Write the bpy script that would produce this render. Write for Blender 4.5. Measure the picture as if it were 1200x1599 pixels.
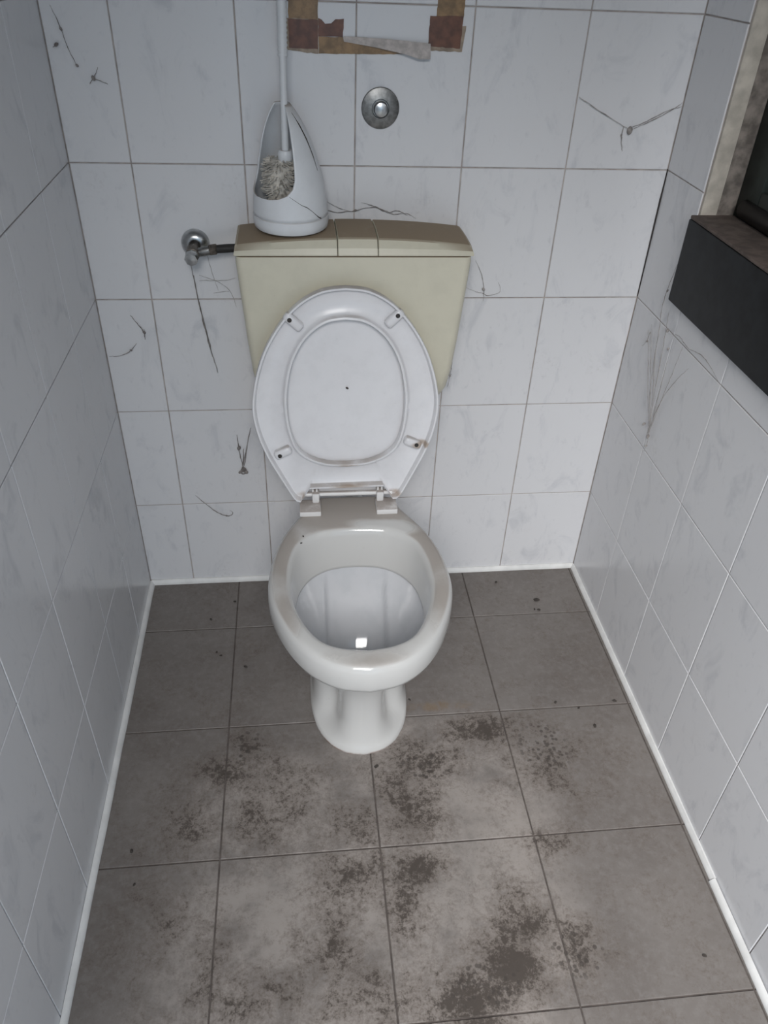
import bpy, bmesh, math, random
from mathutils import Vector, Matrix
random.seed(7)
for o in list(bpy.data.objects): bpy.data.objects.remove(o)
S = bpy.context.scene
C = S.collection

# ------------------------------------------------------------------ camera
CAM_LOC = Vector((0.39523, -1.51461, 1.35012))
PITCH, ROLL, YAW, FPX = -0.64434, -0.04394, -0.12811, 1207.42
def _R(a, ax): return Matrix.Rotation(a, 3, ax)
Rc = _R(YAW, 'Z') @ _R(PITCH, 'X') @ _R(ROLL, 'Y')
right, fwd, up = Rc.col[0], Rc.col[1], Rc.col[2]
cam_data = bpy.data.cameras.new('camera'); cam = bpy.data.objects.new('camera', cam_data); C.objects.link(cam)
cam.matrix_world = Matrix(((right.x, up.x, -fwd.x, CAM_LOC.x), (right.y, up.y, -fwd.y, CAM_LOC.y),
                           (right.z, up.z, -fwd.z, CAM_LOC.z), (0, 0, 0, 1)))
cam_data.sensor_fit = 'VERTICAL'; cam_data.sensor_height = 36.0
cam_data.lens = FPX / 1599.0 * 36.0
cam_data.clip_start = 0.02
S.camera = cam

# ------------------------------------------------------------------ world, daylight, exposure
W = bpy.data.worlds.new('world'); S.world = W; W.use_nodes = True
bg = W.node_tree.nodes['Background']
bg.inputs[0].default_value = (0.53, 0.76, 1.0, 1); bg.inputs[1].default_value = 0.95
def area(name, loc, target, sx, sy, power, col):
    d = bpy.data.lights.new(name, 'AREA'); d.shape = 'RECTANGLE'; d.size = sx; d.size_y = sy
    d.energy = power; d.color = col
    o = bpy.data.objects.new(name, d); C.objects.link(o); o.location = loc
    o.rotation_euler = (Vector(target) - Vector(loc)).to_track_quat('-Z', 'Y').to_euler()
    return o
area('daylight', (-0.12, -3.7, 3.22), (0.6, -0.5, 0.4), 2.0, 1.8, 258, (1.0, 0.975, 0.95))
S.view_settings.view_transform = 'Standard'
S.view_settings.look = 'None'
S.view_settings.exposure = 0.0
S.view_settings.gamma = 1.0
S.view_settings.use_curve_mapping = False
S.cycles.use_denoising = True
S.cycles.max_bounces = 8

# ------------------------------------------------------------------ helpers: nodes and materials
class NT:
    def __init__(s, name):
        s.m = bpy.data.materials.new(name); s.m.use_nodes = True
        s.t = s.m.node_tree; s.b = s.t.nodes['Principled BSDF']
    def n(s, typ, **kw):
        nd = s.t.nodes.new(typ)
        for k, v in kw.items():
            if k.startswith('i_'):
                nd.inputs[int(k[2:]) if k[2:].isdigit() else k[2:].replace('_', ' ')].default_value = v
            else: setattr(nd, k, v)
        return nd
    def l(s, a, b): s.t.links.new(a, b)
    def math(s, op, a, b=None, clamp=False):
        nd = s.t.nodes.new('ShaderNodeMath'); nd.operation = op; nd.use_clamp = clamp
        for i, v in enumerate((a, b)):
            if v is None: continue
            if isinstance(v, (int, float)): nd.inputs[i].default_value = v
            else: s.l(v, nd.inputs[i])
        return nd.outputs[0]
    def mix(s, f, a, b):
        nd = s.t.nodes.new('ShaderNodeMix'); nd.data_type = 'RGBA'
        for i, v in ((0, f), (6, a), (7, b)):
            if isinstance(v, (int, float)): nd.inputs[i].default_value = v
            elif isinstance(v, tuple): nd.inputs[i].default_value = v if len(v) == 4 else (*v, 1)
            else: s.l(v, nd.inputs[i])
        return nd.outputs[2]
    def ramp(s, v, lo, hi, a=0.0, b=1.0):
        nd = s.t.nodes.new('ShaderNodeMapRange'); nd.interpolation_type = 'SMOOTHSTEP'
        s.l(v, nd.inputs[0])
        for i, x in ((1, lo), (2, hi), (3, a), (4, b)): nd.inputs[i].default_value = x
        return nd.outputs[0]
    def noise(s, vec, scale, detail=4, rough=0.55, dist=0.0):
        nd = s.n('ShaderNodeTexNoise'); nd.inputs['Scale'].default_value = scale
        nd.inputs['Detail'].default_value = detail; nd.inputs['Roughness'].default_value = rough
        nd.inputs['Distortion'].default_value = dist
        if vec is not None: s.l(vec, nd.inputs['Vector'])
        return nd.outputs['Fac']
    def pos(s): return s.n('ShaderNodeNewGeometry').outputs['Position']
    def obj(s): return s.n('ShaderNodeTexCoord').outputs['Object']
    def blob(s, vec, c, r, rot=0.0):
        mp = s.n('ShaderNodeMapping', vector_type='TEXTURE')
        mp.inputs['Location'].default_value = c; mp.inputs['Scale'].default_value = r
        mp.inputs['Rotation'].default_value = (0, 0, rot)
        s.l(vec, mp.inputs['Vector'])
        g = s.n('ShaderNodeTexGradient', gradient_type='SPHERICAL'); s.l(mp.outputs[0], g.inputs[0])
        return g.outputs['Fac']
    def bump(s, h, strength=0.2, dist=0.001):
        b = s.n('ShaderNodeBump'); b.inputs['Strength'].default_value = strength
        b.inputs['Distance'].default_value = dist
        s.l(h, b.inputs['Height']); s.l(b.outputs[0], s.b.inputs['Normal'])
    def set(s, col=None, rough=None, metal=None, coat=None, spec=None):
        for k, v in (('Base Color', col), ('Roughness', rough), ('Metallic', metal), ('Coat Weight', coat), ('Specular IOR Level', spec)):
            if v is None: continue
            if isinstance(v, (int, float)): s.b.inputs[k].default_value = v
            elif isinstance(v, tuple): s.b.inputs[k].default_value = v if len(v) == 4 else (*v, 1)
            else: s.l(v, s.b.inputs[k])
        return s.m

def plain(name, col, rough=0.5, metal=0.0, var=0.12, scale=40, coat=0.0):
    t = NT(name); f = t.noise(t.obj(), scale, 5)
    c = t.mix(t.ramp(f, 0.3, 0.7), tuple(x * (1 - var) for x in col), tuple(min(1, x * (1 + var)) for x in col))
    return t.set(c, rough, metal, coat)

def mat_wall_tile():
    t = NT('glazed_wall_tile')
    rnd = t.n('ShaderNodeObjectInfo').outputs['Random']
    off = t.n('ShaderNodeVectorMath', operation='SCALE'); 
    cb = t.n('ShaderNodeCombineXYZ'); t.l(rnd, cb.inputs[0]); t.l(rnd, cb.inputs[1]); t.l(rnd, cb.inputs[2])
    t.l(cb.outputs[0], off.inputs[0]); off.inputs['Scale'].default_value = 37.0
    ad = t.n('ShaderNodeVectorMath', operation='ADD'); t.l(t.obj(), ad.inputs[0]); t.l(off.outputs[0], ad.inputs[1])
    v = ad.outputs[0]
    st = t.n('ShaderNodeMapping'); st.inputs['Scale'].default_value = (1.0, 0.55, 1.0); st.inputs['Rotation'].default_value = (0, 0, 0.5)
    t.l(v, st.inputs[0])
    n1 = t.noise(st.outputs[0], 17, 6, 0.62, 0.8)
    n2 = t.noise(st.outputs[0], 55, 5, 0.6, 0.4)
    c = t.mix(t.ramp(n1, 0.52, 0.74), (0.70, 0.70, 0.715), (0.59, 0.595, 0.62))
    c = t.mix(t.math('MULTIPLY', t.ramp(n2, 0.58, 0.78), 0.35), c, (0.47, 0.47, 0.50))
    # old smears and dust on the glaze
    p = t.pos()
    d1 = t.noise(p, 9, 7, 0.7, 0.3); d2 = t.noise(p, 130, 3, 0.6)
    dm = t.math('MULTIPLY', t.ramp(d1, 0.55, 0.75), t.ramp(d2, 0.45, 0.75))
    c = t.mix(t.math('MULTIPLY', dm, 0.35), c, (0.36, 0.34, 0.33))
    t.set(c, t.ramp(d1, 0.3, 0.7, 0.20, 0.27), 0.0)
    t.bump(t.noise(v, 12, 2), 0.06, 0.002)
    return t.m

def mat_floor_tile():
    t = NT('dirty_floor_tile'); p = t.pos()
    big = t.noise(p, 3.2, 5, 0.6); fine = t.noise(p, 60, 7, 0.7)
    c = t.mix(t.ramp(big, 0.35, 0.68), (0.148, 0.132, 0.122), (0.184, 0.167, 0.155))
    c = t.mix(t.math('MULTIPLY', t.ramp(fine, 0.42, 0.72), 0.35), c, (0.255, 0.242, 0.232))
    worn_lit = None       # paler trodden middle, with the brighter light there painted into the colour
    for cx, cy, rx, ry in [(.42, -.90, .36, .34), (.70, -.70, .20, .30), (.34, -1.02, .30, .25), (.64, -.92, .26, .26), (.30, -.66, .2, .16), (.58, -.58, .2, .14)]:
        g = t.blob(p, (cx, cy, 0), (rx, ry, 1)); worn_lit = g if worn_lit is None else t.math('MAXIMUM', worn_lit, g)
    wn = t.math('MULTIPLY', t.ramp(worn_lit, 0.0, 0.45), t.ramp(t.noise(p, 10, 7, 0.68), 0.28, 0.62))
    c = t.mix(t.math('MULTIPLY', wn, 0.75), c, (0.33, 0.298, 0.274))
    # grime patches, each with its own place and outline
    B = [(0.26, -0.514, .05, .045, .8), (0.218, -0.571, .07, .07, .75), (0.166, -0.678, .10, .10, .62), (0.308, -0.642, .15, .12, .68),
         (0.452, -0.708, .12, .07, .6), (0.577, -0.684, .075, .12, .95), (0.617, -0.58, .10, .07, .9), (0.764, -0.512, .15, .045, .95),
         (0.876, -0.615, .13, .09, .6), (0.47, -0.796, .11, .055, .85), (0.575, -0.793, .065, .055, .95), (0.542, -0.871, .05, .08, .85),
         (0.418, -0.924, .07, .10, .75), (0.748, -0.91, .06, .085, .95), (0.711, -0.969, .085, .08, 1.15), (0.637, -1.02, .11, .06, 1.05),
         (0.823, -0.959, .07, .06, .8), (0.294, -0.999, .09, .06, .8), (0.834, -0.765, .07, .04, .65), (0.47, -1.0, .12, .07, .7),
         (0.215, -0.95, .05, .12, .6), (0.52, -0.60, .09, .04, .5), (0.13, -0.88, .09, .12, .45)]
    acc = None
    for cx, cy, rx, ry, s in B:
        g = t.math('MULTIPLY', t.blob(p, (cx, cy, 0), (rx * 1.35, ry * 1.35, 1)), s)
        acc = g if acc is None else t.math('MAXIMUM', acc, g)
    n1 = t.noise(p, 15, 10, 0.72, 0.6); n2 = t.noise(p, 100, 8, 0.74, 0.3); n3 = t.noise(p, 300, 4, 0.6)
    nn = t.math('ADD', t.math('MULTIPLY', t.ramp(n1, 0.30, 0.70), 0.42), t.math('MULTIPLY', t.ramp(n2, 0.32, 0.68), 0.40))
    nn = t.math('ADD', nn, t.math('MULTIPLY', t.ramp(n3, 0.3, 0.7), 0.18))
    q = t.math('ADD', t.math('MULTIPLY', acc, 0.66), nn)
    film = t.ramp(q, 0.42, 1.00)                    # thin brown film round the patches
    grime = t.ramp(q, 0.82, 1.13)                   # granular dark grime
    c = t.mix(t.math('MULTIPLY', film, 0.62), c, (0.118, 0.095, 0.080))
    c = t.mix(t.math('MULTIPLY', grime, 0.80), c, (0.045, 0.036, 0.030))
    c = t.mix(t.math('MULTIPLY', t.math('MULTIPLY', t.ramp(n2, 0.60, 0.74), t.ramp(n1, 0.40, 0.6)), 0.30), c, (0.10, 0.085, 0.075))
    # a brown rusty streak right of the foot and a rust line round it
    g = t.math('MULTIPLY', t.blob(p, (.675, -.441, 0), (.10, .02, 1)), t.ramp(n1, 0.3, 0.6))
    c = t.mix(t.math('MULTIPLY', t.ramp(g, 0.05, 0.6), 0.5), c, (0.20, 0.135, 0.075))
    # tread dots of a shoe and drip dots
    vo = t.n('ShaderNodeTexVoronoi'); vo.inputs['Scale'].default_value = 95; t.l(p, vo.inputs['Vector'])
    dots = t.ramp(vo.outputs['Distance'], 0.28, 0.42, 1.0, 0.0)
    dm = None
    for cx, cy, rx, ry in [(.262, -.512, .05, .045), (.825, -.965, .06, .055), (.875, -.565, .07, .08), (.62, -.585, .07, .05), (.66, -1.0, .08, .05)]:
        g = t.blob(p, (cx, cy, 0), (rx, ry, 1)); dm = g if dm is None else t.math('MAXIMUM', dm, g)
    c = t.mix(t.math('MULTIPLY', t.math('MULTIPLY', dots, t.ramp(dm, 0.05, 0.45)), 0.7), c, (0.05, 0.042, 0.037))
    t.set(c, t.ramp(n1, 0.3, 0.7, 0.42, 0.62), 0.0, spec=0.35)
    t.bump(t.math('ADD', fine, grime), 0.12, 0.0012)
    return t.m

def mat_china():
    t = NT('white_china'); p = t.obj()
    geo = t.n('ShaderNodeNewGeometry'); sep = t.n('ShaderNodeSeparateXYZ'); t.l(geo.outputs['Normal'], sep.inputs[0])
    upf = t.ramp(sep.outputs[2], 0.72, 0.93)
    n1 = t.noise(p, 16, 6, 0.65); n2 = t.noise(p, 90, 5, 0.7)
    # settled brown dust: thick on the back shelf, thinner along the sides of the rim
    a = None
    for cx, cy, rx, ry, s in [(-.01, -.235, .20, .14, 1.5), (.13, -.36, .075, .16, 1.15), (-.135, -.38, .06, .17, 1.0), (.145, -.52, .06, .15, .8), (-.145, -.56, .05, .15, .75), (0, -.66, .15, .05, .55)]:
        g = t.math('MULTIPLY', t.blob(p, (cx, cy, .40), (rx, ry, .06)), s); a = g if a is None else t.math('MAXIMUM', a, g)
    wiped = t.blob(p, (.06, -.305, .40), (.11, .028, .06), -0.25)
    a = t.math('SUBTRACT', a, t.math('MULTIPLY', wiped, 1.1))
    m = t.math('MULTIPLY', upf, t.ramp(t.math('ADD', a, t.math('MULTIPLY', n1, 0.5)), 0.35, 0.95))
    c = t.mix(t.math('MULTIPLY', m, 0.80), (0.585, 0.58, 0.565), (0.335, 0.295, 0.262))
    sp = t.math('MULTIPLY', t.ramp(n2, 0.60, 0.75), t.ramp(n1, 0.45, 0.65))
    c = t.mix(t.math('MULTIPLY', sp, 0.28), c, (0.33, 0.27, 0.23))
    # brown line where the foot meets the floor
    px = t.n('ShaderNodeSeparateXYZ'); t.l(p, px.inputs[0])
    ft = t.math('MULTIPLY', t.ramp(px.outputs[2], 0.0, 0.006, 1.0, 0.0), t.ramp(n1, 0.35, 0.6))
    c = t.mix(ft, c, (0.22, 0.12, 0.085))
    r = t.mix(m, (0.10, 0.10, 0.10), (0.75, 0.75, 0.75))
    t.set(c, r, 0.0)
    return t.m

def mat_pan():
    t = NT('glossy_pan_glaze'); p = t.obj()
    c = t.mix(t.ramp(t.noise(p, 30, 4), 0.4, 0.7), (0.60, 0.61, 0.635), (0.565, 0.58, 0.605))
    return t.set(c, 0.06, 0.0)

def mat_plastic(name, col, dust=(0.33, 0.29, 0.26), rough=0.35, d=0.85, lo=0.6, n0=0.15, n1_=0.55):
    t = NT(name); p = t.obj()
    geo = t.n('ShaderNodeNewGeometry'); sep = t.n('ShaderNodeSeparateXYZ'); t.l(geo.outputs['Normal'], sep.inputs[0])
    n1 = t.noise(p, 25, 6, 0.65); n2 = t.noise(t.pos(), 110, 5, 0.7)
    m = t.math('MULTIPLY', t.ramp(sep.outputs[2], lo, 0.97), t.ramp(n1, n0, n1_))
    c = t.mix(t.ramp(n1, 0.4, 0.7), col, tuple(x * 0.95 for x in col))
    c = t.mix(t.math('MULTIPLY', t.ramp(n2, 0.62, 0.78), 0.22), c, dust)
    c = t.mix(t.math('MULTIPLY', m, d), c, dust)
    t.set(c, t.mix(m, (rough,) * 3, (0.8,) * 3), 0.0)
    return t.m

M = {}
M['tile'] = mat_wall_tile()
M['floor_tile'] = mat_floor_tile()
M['china'] = mat_china()
M['pan'] = mat_pan()
M['grout'] = plain('wall_grout', (0.40, 0.355, 0.33), 0.9, var=0.25, scale=30)
M['floor_grout'] = plain('floor_grout', (0.10, 0.084, 0.076), 0.9, var=0.3, scale=30)
def mat_seat():
    m = mat_plastic('white_seat_plastic', (0.72, 0.715, 0.73), (0.30, 0.25, 0.21), 0.3, 0.55, 0.75)
    t = NT.__new__(NT); t.m = m; t.t = m.node_tree; t.b = t.t.nodes['Principled BSDF']
    src = t.b.inputs['Base Color'].links[0].from_socket; p = t.obj(); n = t.noise(p, 60, 5, 0.65); a = None
    for c, r, w in [((-.005, -.232, .445), (.055, .02, .008), .9), ((.09, -.232, .425), (.03, .03, .010), .7), ((.137, -.225, .535), (.028, .03, .010), 1.2), ((-.10, -.235, .425), (.02, .03, .010), .7), ((-.009, -.222, .492), (.05, .03, .006), .6)]:
        g = t.math('MULTIPLY', t.blob(p, c, r), w); a = g if a is None else t.math('MAXIMUM', a, g)
    k = t.math('MULTIPLY', t.ramp(t.math('MULTIPLY', a, t.math('ADD', n, 0.35)), 0.05, 0.55), 0.7)
    t.set(t.mix(k, src, (0.30, 0.20, 0.12)))
    return m
M['seat'] = mat_seat()
M['hinge'] = mat_plastic('white_hinge_plastic', (0.74, 0.73, 0.72), (0.36, 0.31, 0.28), 0.4, 0.85, 0.6)
M['cream'] = mat_plastic('yellowed_cream_plastic', (0.63, 0.60, 0.485), (0.275, 0.205, 0.135), 0.42, 0.92, 0.80, -0.2, 0.42)
M['holder'] = mat_plastic('white_holder_plastic', (0.70, 0.72, 0.745), (0.36, 0.31, 0.27), 0.35, 0.8, 0.35)
M['white_plastic'] = mat_plastic('white_stick_plastic', (0.68, 0.70, 0.72), (0.4, 0.36, 0.33), 0.4, 0.5)
M['bristle'] = plain('soiled_bristle', (0.56, 0.53, 0.48), 0.8, var=0.3, scale=60)
M['chrome'] = plain('dull_chrome', (0.24, 0.24, 0.235), 0.42, 1.0, var=0.25, scale=120)
M['bright_chrome'] = plain('chrome', (0.46, 0.47, 0.475), 0.28, 1.0, var=0.15, scale=120)
M['old_brass'] = plain('tarnished_fitting', (0.16, 0.14, 0.12), 0.5, 0.8, var=0.35, scale=150)
M['rubber'] = plain('black_rubber', (0.022, 0.02, 0.018), 0.6, var=0.3, scale=100)
M['dark'] = plain('dark_hole', (0.03, 0.026, 0.024), 0.7)
M['strip'] = plain('white_sealing_strip', (0.70, 0.70, 0.69), 0.5, var=0.08, scale=25)
M['plaster'] = plain('cream_plaster', (0.50, 0.46, 0.40), 0.9, var=0.2, scale=30)
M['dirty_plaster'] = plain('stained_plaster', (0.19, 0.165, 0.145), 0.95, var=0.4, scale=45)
M['ceiling'] = plain('painted_ceiling', (0.55, 0.55, 0.54), 0.9)
M['slate'] = plain('black_slate', (0.011, 0.012, 0.0135), 0.55, var=0.35, scale=35)
M['slate'].node_tree.nodes['Principled BSDF'].inputs['Specular IOR Level'].default_value = 0.22
M['sill_dust'] = plain('dusty_sill', (0.115, 0.088, 0.075), 0.9, var=0.3, scale=50)
M['green_wood'] = plain('dark_green_paint', (0.016, 0.022, 0.019), 0.5, var=0.35, scale=40)
M['black_rail'] = plain('black_grimy_metal', (0.007, 0.007, 0.007), 0.4, var=0.4, scale=60)
M['tape_dark'] = plain('doubled_brown_tape', (0.135, 0.055, 0.030), 0.3, var=0.3, scale=60)
M['tape_amber'] = plain('amber_brown_tape', (0.255, 0.155, 0.070), 0.3, var=0.3, scale=60)
M['tape_edge'] = plain('grubby_tape_edge', (0.30, 0.235, 0.175), 0.45, var=0.3, scale=60)
M['tape_back'] = plain('tape_back_with_paper_fluff', (0.48, 0.44, 0.42), 0.7, var=0.2, scale=80)
M['web'] = plain('grey_cobweb', (0.21, 0.19, 0.18), 0.95, var=0.3, scale=90)
M['web_mid'] = plain('dusty_cobweb', (0.30, 0.275, 0.26), 0.95, var=0.3, scale=90)
M['web_pale'] = plain('pale_cobweb', (0.40, 0.38, 0.37), 0.95, var=0.25, scale=90)
M['crumb'] = plain('dark_crumb', (0.05, 0.042, 0.036), 0.9, var=0.4, scale=200)
M['concrete'] = plain('yard_concrete', (0.42, 0.41, 0.39), 0.9)

# ------------------------------------------------------------------ helpers: meshes and objects
def link(name, me, mats, parent=None, smooth=True):
    o = bpy.data.objects.new(name, me); C.objects.link(o)
    for m in (mats if isinstance(mats, (list, tuple)) else [mats]): me.materials.append(M[m])
    if parent is not None: o.parent = parent
    if smooth:
        for p in me.polygons: p.use_smooth = True
    return o
def from_bm(name, bm, mats, parent=None, smooth=True, sharp=None, loc=None):
    bmesh.ops.remove_doubles(bm, verts=bm.verts, dist=1e-6)
    bmesh.ops.recalc_face_normals(bm, faces=bm.faces)
    me = bpy.data.meshes.new(name); bm.to_mesh(me); bm.free()
    o = link(name, me, mats, parent, smooth)
    if smooth and sharp is not None: me.set_sharp_from_angle(angle=math.radians(sharp))
    if loc is not None:
        o.location = loc
    return o
def tag(o, label, cat=None, group=None):
    o['label'] = label
    if cat: o['category'] = cat
    if group: o['group'] = group
    return o
def struct(o): o['kind'] = 'structure'; return o
def empty(name, loc, label, cat, group=None):
    o = bpy.data.objects.new(name, None); o.empty_display_size = 0.05; C.objects.link(o); o.location = loc
    return tag(o, label, cat, group)
def add_box(bm, lo, hi, bev=0.0, seg=2, mat=0):
    lo, hi = Vector(lo), Vector(hi)
    r = bmesh.ops.create_cube(bm, size=1.0, matrix=Matrix.Translation((lo + hi) / 2) @ Matrix.Diagonal((*(hi - lo), 1)))
    es = list({e for v in r['verts'] for e in v.link_edges}); fs = {f for v in r['verts'] for f in v.link_faces}
    for f in fs: f.material_index = mat
    if bev > 0: 
        rr = bmesh.ops.bevel(bm, geom=es, offset=bev, segments=seg, affect='EDGES', profile=0.5)
        for f in rr['faces']: f.material_index = mat
def add_tube(bm, pts, rad, n=8, cap=True, mat=0):
    pts = [Vector(p) for p in pts]
    rad = rad if isinstance(rad, (list, tuple)) else [rad] * len(pts)
    rings = []; prev = None
    for i, p in enumerate(pts):
        t = (pts[min(i + 1, len(pts) - 1)] - pts[max(i - 1, 0)]).normalized()
        if prev is None:
            a = t.orthogonal().normalized()
        else:
            a = (prev - t * prev.dot(t)); a = a.normalized() if a.length > 1e-6 else t.orthogonal().normalized()
        prev = a; b = t.cross(a)
        rings.append([bm.verts.new(p + (a * math.cos(k * 2 * math.pi / n) + b * math.sin(k * 2 * math.pi / n)) * rad[i]) for k in range(n)])
    for i in range(len(rings) - 1):
        for k in range(n):
            f = bm.faces.new((rings[i][k], rings[i][(k + 1) % n], rings[i + 1][(k + 1) % n], rings[i + 1][k])); f.material_index = mat
    if cap:
        for r in (rings[0], rings[-1]):
            f = bm.faces.new(r); f.material_index = mat
def loft(bm, rings, close=True, cap0=False, cap1=False, mat=0):
    vr = [[bm.verts.new(p) for p in r] for r in rings]
    n = len(vr[0])
    for i in range(len(vr) - 1):
        for k in range(n if close else n - 1):
            f = bm.faces.new((vr[i][k], vr[i][(k + 1) % n], vr[i + 1][(k + 1) % n], vr[i + 1][k])); f.material_index = mat
    if cap0: bm.faces.new(vr[0]).material_index = mat
    if cap1: bm.faces.new(vr[-1]).material_index = mat
    return vr
def lathe(bm, prof, axis_o, axis_d, n=32, mat=0, cap=True):
    d = Vector(axis_d).normalized(); a = d.orthogonal().normalized(); b = d.cross(a); o = Vector(axis_o)
    rings = [[o + d * h + (a * math.cos(k * 2 * math.pi / n) + b * math.sin(k * 2 * math.pi / n)) * max(r, 1e-5) for k in range(n)] for r, h in prof]
    loft(bm, rings, True, cap, cap, mat)
def catmull(P, closed, sub):
    P = [Vector(p) for p in P]; n = len(P); out = []
    for i in range(n if closed else n - 1):
        g = (lambda j: P[j % n]) if closed else (lambda j: P[max(0, min(n - 1, j))])
        p0, p1, p2, p3 = g(i - 1), g(i), g(i + 1), g(i + 2)
        for s in range(sub):
            t = s / sub
            out.append(0.5 * ((2 * p1) + (p2 - p0) * t + (2 * p0 - 5 * p1 + 4 * p2 - p3) * t * t + (3 * p1 - p0 - 3 * p2 + p3) * t ** 3))
    if not closed: out.append(P[-1])
    return out
def resample(pts, n):
    L = [0]
    for a, b in zip(pts, pts[1:]): L.append(L[-1] + (b - a).length)
    out = []; j = 0
    for i in range(n):
        d = L[-1] * i / (n - 1)
        while j < len(L) - 2 and L[j + 1] < d: j += 1
        s = (d - L[j]) / max(1e-9, L[j + 1] - L[j]); out.append(pts[j].lerp(pts[j + 1], min(1, max(0, s))))
    return out
def interp(tab, x):
    if x <= tab[0][0]: return tab[0][1]
    for (x0, y0), (x1, y1) in zip(tab, tab[1:]):
        if x <= x1:
            t = (x - x0) / (x1 - x0); return y0 + (y1 - y0) * t
    return tab[-1][1]

# ------------------------------------------------------------------ the room
X1 = 1.1096                                # right wall
YF = -1.80                                 # doorway wall
ZC = 2.2634                                # ceiling
TH, Z1, TW = 0.2523, 0.24504, 0.20
G = 0.0021                                 # joint width
D = 0.0022                                 # tiles stand this much proud of the joints
WIN = (-0.95, -0.158, 0.962, 1.76)         # window opening in the right wall: y0, y1, z0, z1

def slab(name, boxes, mat):
    bm = bmesh.new()
    for lo, hi in boxes: add_box(bm, lo, hi)
    o = from_bm(name, bm, mat, smooth=False); return struct(o)
floor = slab('floor', [((-.12, YF - .1, -.12), (X1 + .12, .12, -D))], 'floor_grout')
wall_back = slab('wall_back', [((-.12, D, -D), (X1 + .12, .12, ZC))], 'grout')
wall_left = slab('wall_left', [((-.12, YF, -D), (-D, D, ZC))], 'grout')
y0, y1, z0, z1 = WIN
wall_right = slab('wall_right', [((X1 + D, y1, -D), (X1 + .22, D, ZC)), ((X1 + D, YF, -D), (X1 + .22, y0, ZC)),
                                 ((X1 + D, y0, -D), (X1 + .22, y1, z0)), ((X1 + D, y0, z1), (X1 + .22, y1, ZC))], 'grout')
wall_front = slab('wall_front', [((-.12, YF - .1, -D), (.10, YF, ZC)), ((1.0, YF - .1, -D), (X1 + .22, YF, ZC)), ((.10, YF - .1, 1.98), (1.0, YF, ZC))], 'plaster')
ceiling = slab('ceiling', [((-.12, YF - .1, ZC), (X1 + .22, .12, ZC + .1))], 'ceiling')
ground = slab('ground', [((-4, YF - 6, -.14), (5, YF - .1, -.03))], 'concrete')
tag(floor, 'grimy grey tiled floor of the toilet cubicle'); tag(wall_back, 'white tiled wall behind the toilet')
tag(wall_left, 'white tiled wall on the left, in shade at the top'); tag(wall_right, 'white tiled wall on the right with a dark window sill')

def inset_poly(P, d):
    n = len(P); out = []
    for i in range(n):
        a, b, c = Vector(P[i - 1]), Vector(P[i]), Vector(P[(i + 1) % n])
        e1, e2 = (b - a).normalized(), (c - b).normalized()
        n1, n2 = Vector((-e1.y, e1.x)), Vector((-e2.y, e2.x))
        out.append(b + (n1 + n2) * d / (1 + n1.dot(n2)))
    return out
_tiles = {}
def tile_mesh(P, mat):                      # P: ccw polygon about its own centre; back at z=0, face at z=D
    key = (mat, tuple((round(x, 4), round(y, 4)) for x, y in P))
    if key in _tiles: return _tiles[key]
    bm = bmesh.new(); n = len(P)
    ring = [[(x, y, 0) for x, y in P], [(x, y, D * .55) for x, y in P], [(*v, D) for v in inset_poly(P, .0009)]]
    vr = [[bm.verts.new(v) for v in r] for r in ring]
    for i in range(2):
        for k in range(n): bm.faces.new((vr[i][k], vr[i][(k + 1) % n], vr[i + 1][(k + 1) % n], vr[i + 1][k]))
    bm.faces.new(vr[2])
    me = bpy.data.meshes.new('tile'); bm.to_mesh(me); bm.free(); me.materials.append(M[mat])
    _tiles[key] = me; return me
def put_tile(parent, P, place, mat):
    xs = [p[0] for p in P]; ys = [p[1] for p in P]
    cx, cy = (min(xs) + max(xs)) / 2, (min(ys) + max(ys)) / 2
    o = bpy.data.objects.new('tile', tile_mesh([(x - cx, y - cy) for x, y in P], mat)); C.objects.link(o)
    o.matrix_world = place(cx, cy); o.parent = parent
    return o
def frame(ox, ux, vx, nx):                  # plane: origin, u axis, v axis, normal into the room
    def f(u, v):
        q = Vector(ox) + Vector(ux) * u + Vector(vx) * v
        j = random.uniform(-.00025, .00025)
        q += Vector(nx) * j
        m = Matrix((Vector(ux), Vector(vx), Vector(nx))).transposed().to_4x4(); m.translation = q
        return m
    return f
def cuts(lo, hi, first, step):
    L = [lo]; x = first
    while x < hi - .004:
        if x > lo + .004: L.append(x)
        x += step
    return L + [hi]
ROWS = cuts(0, ZC, Z1, TH)
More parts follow.
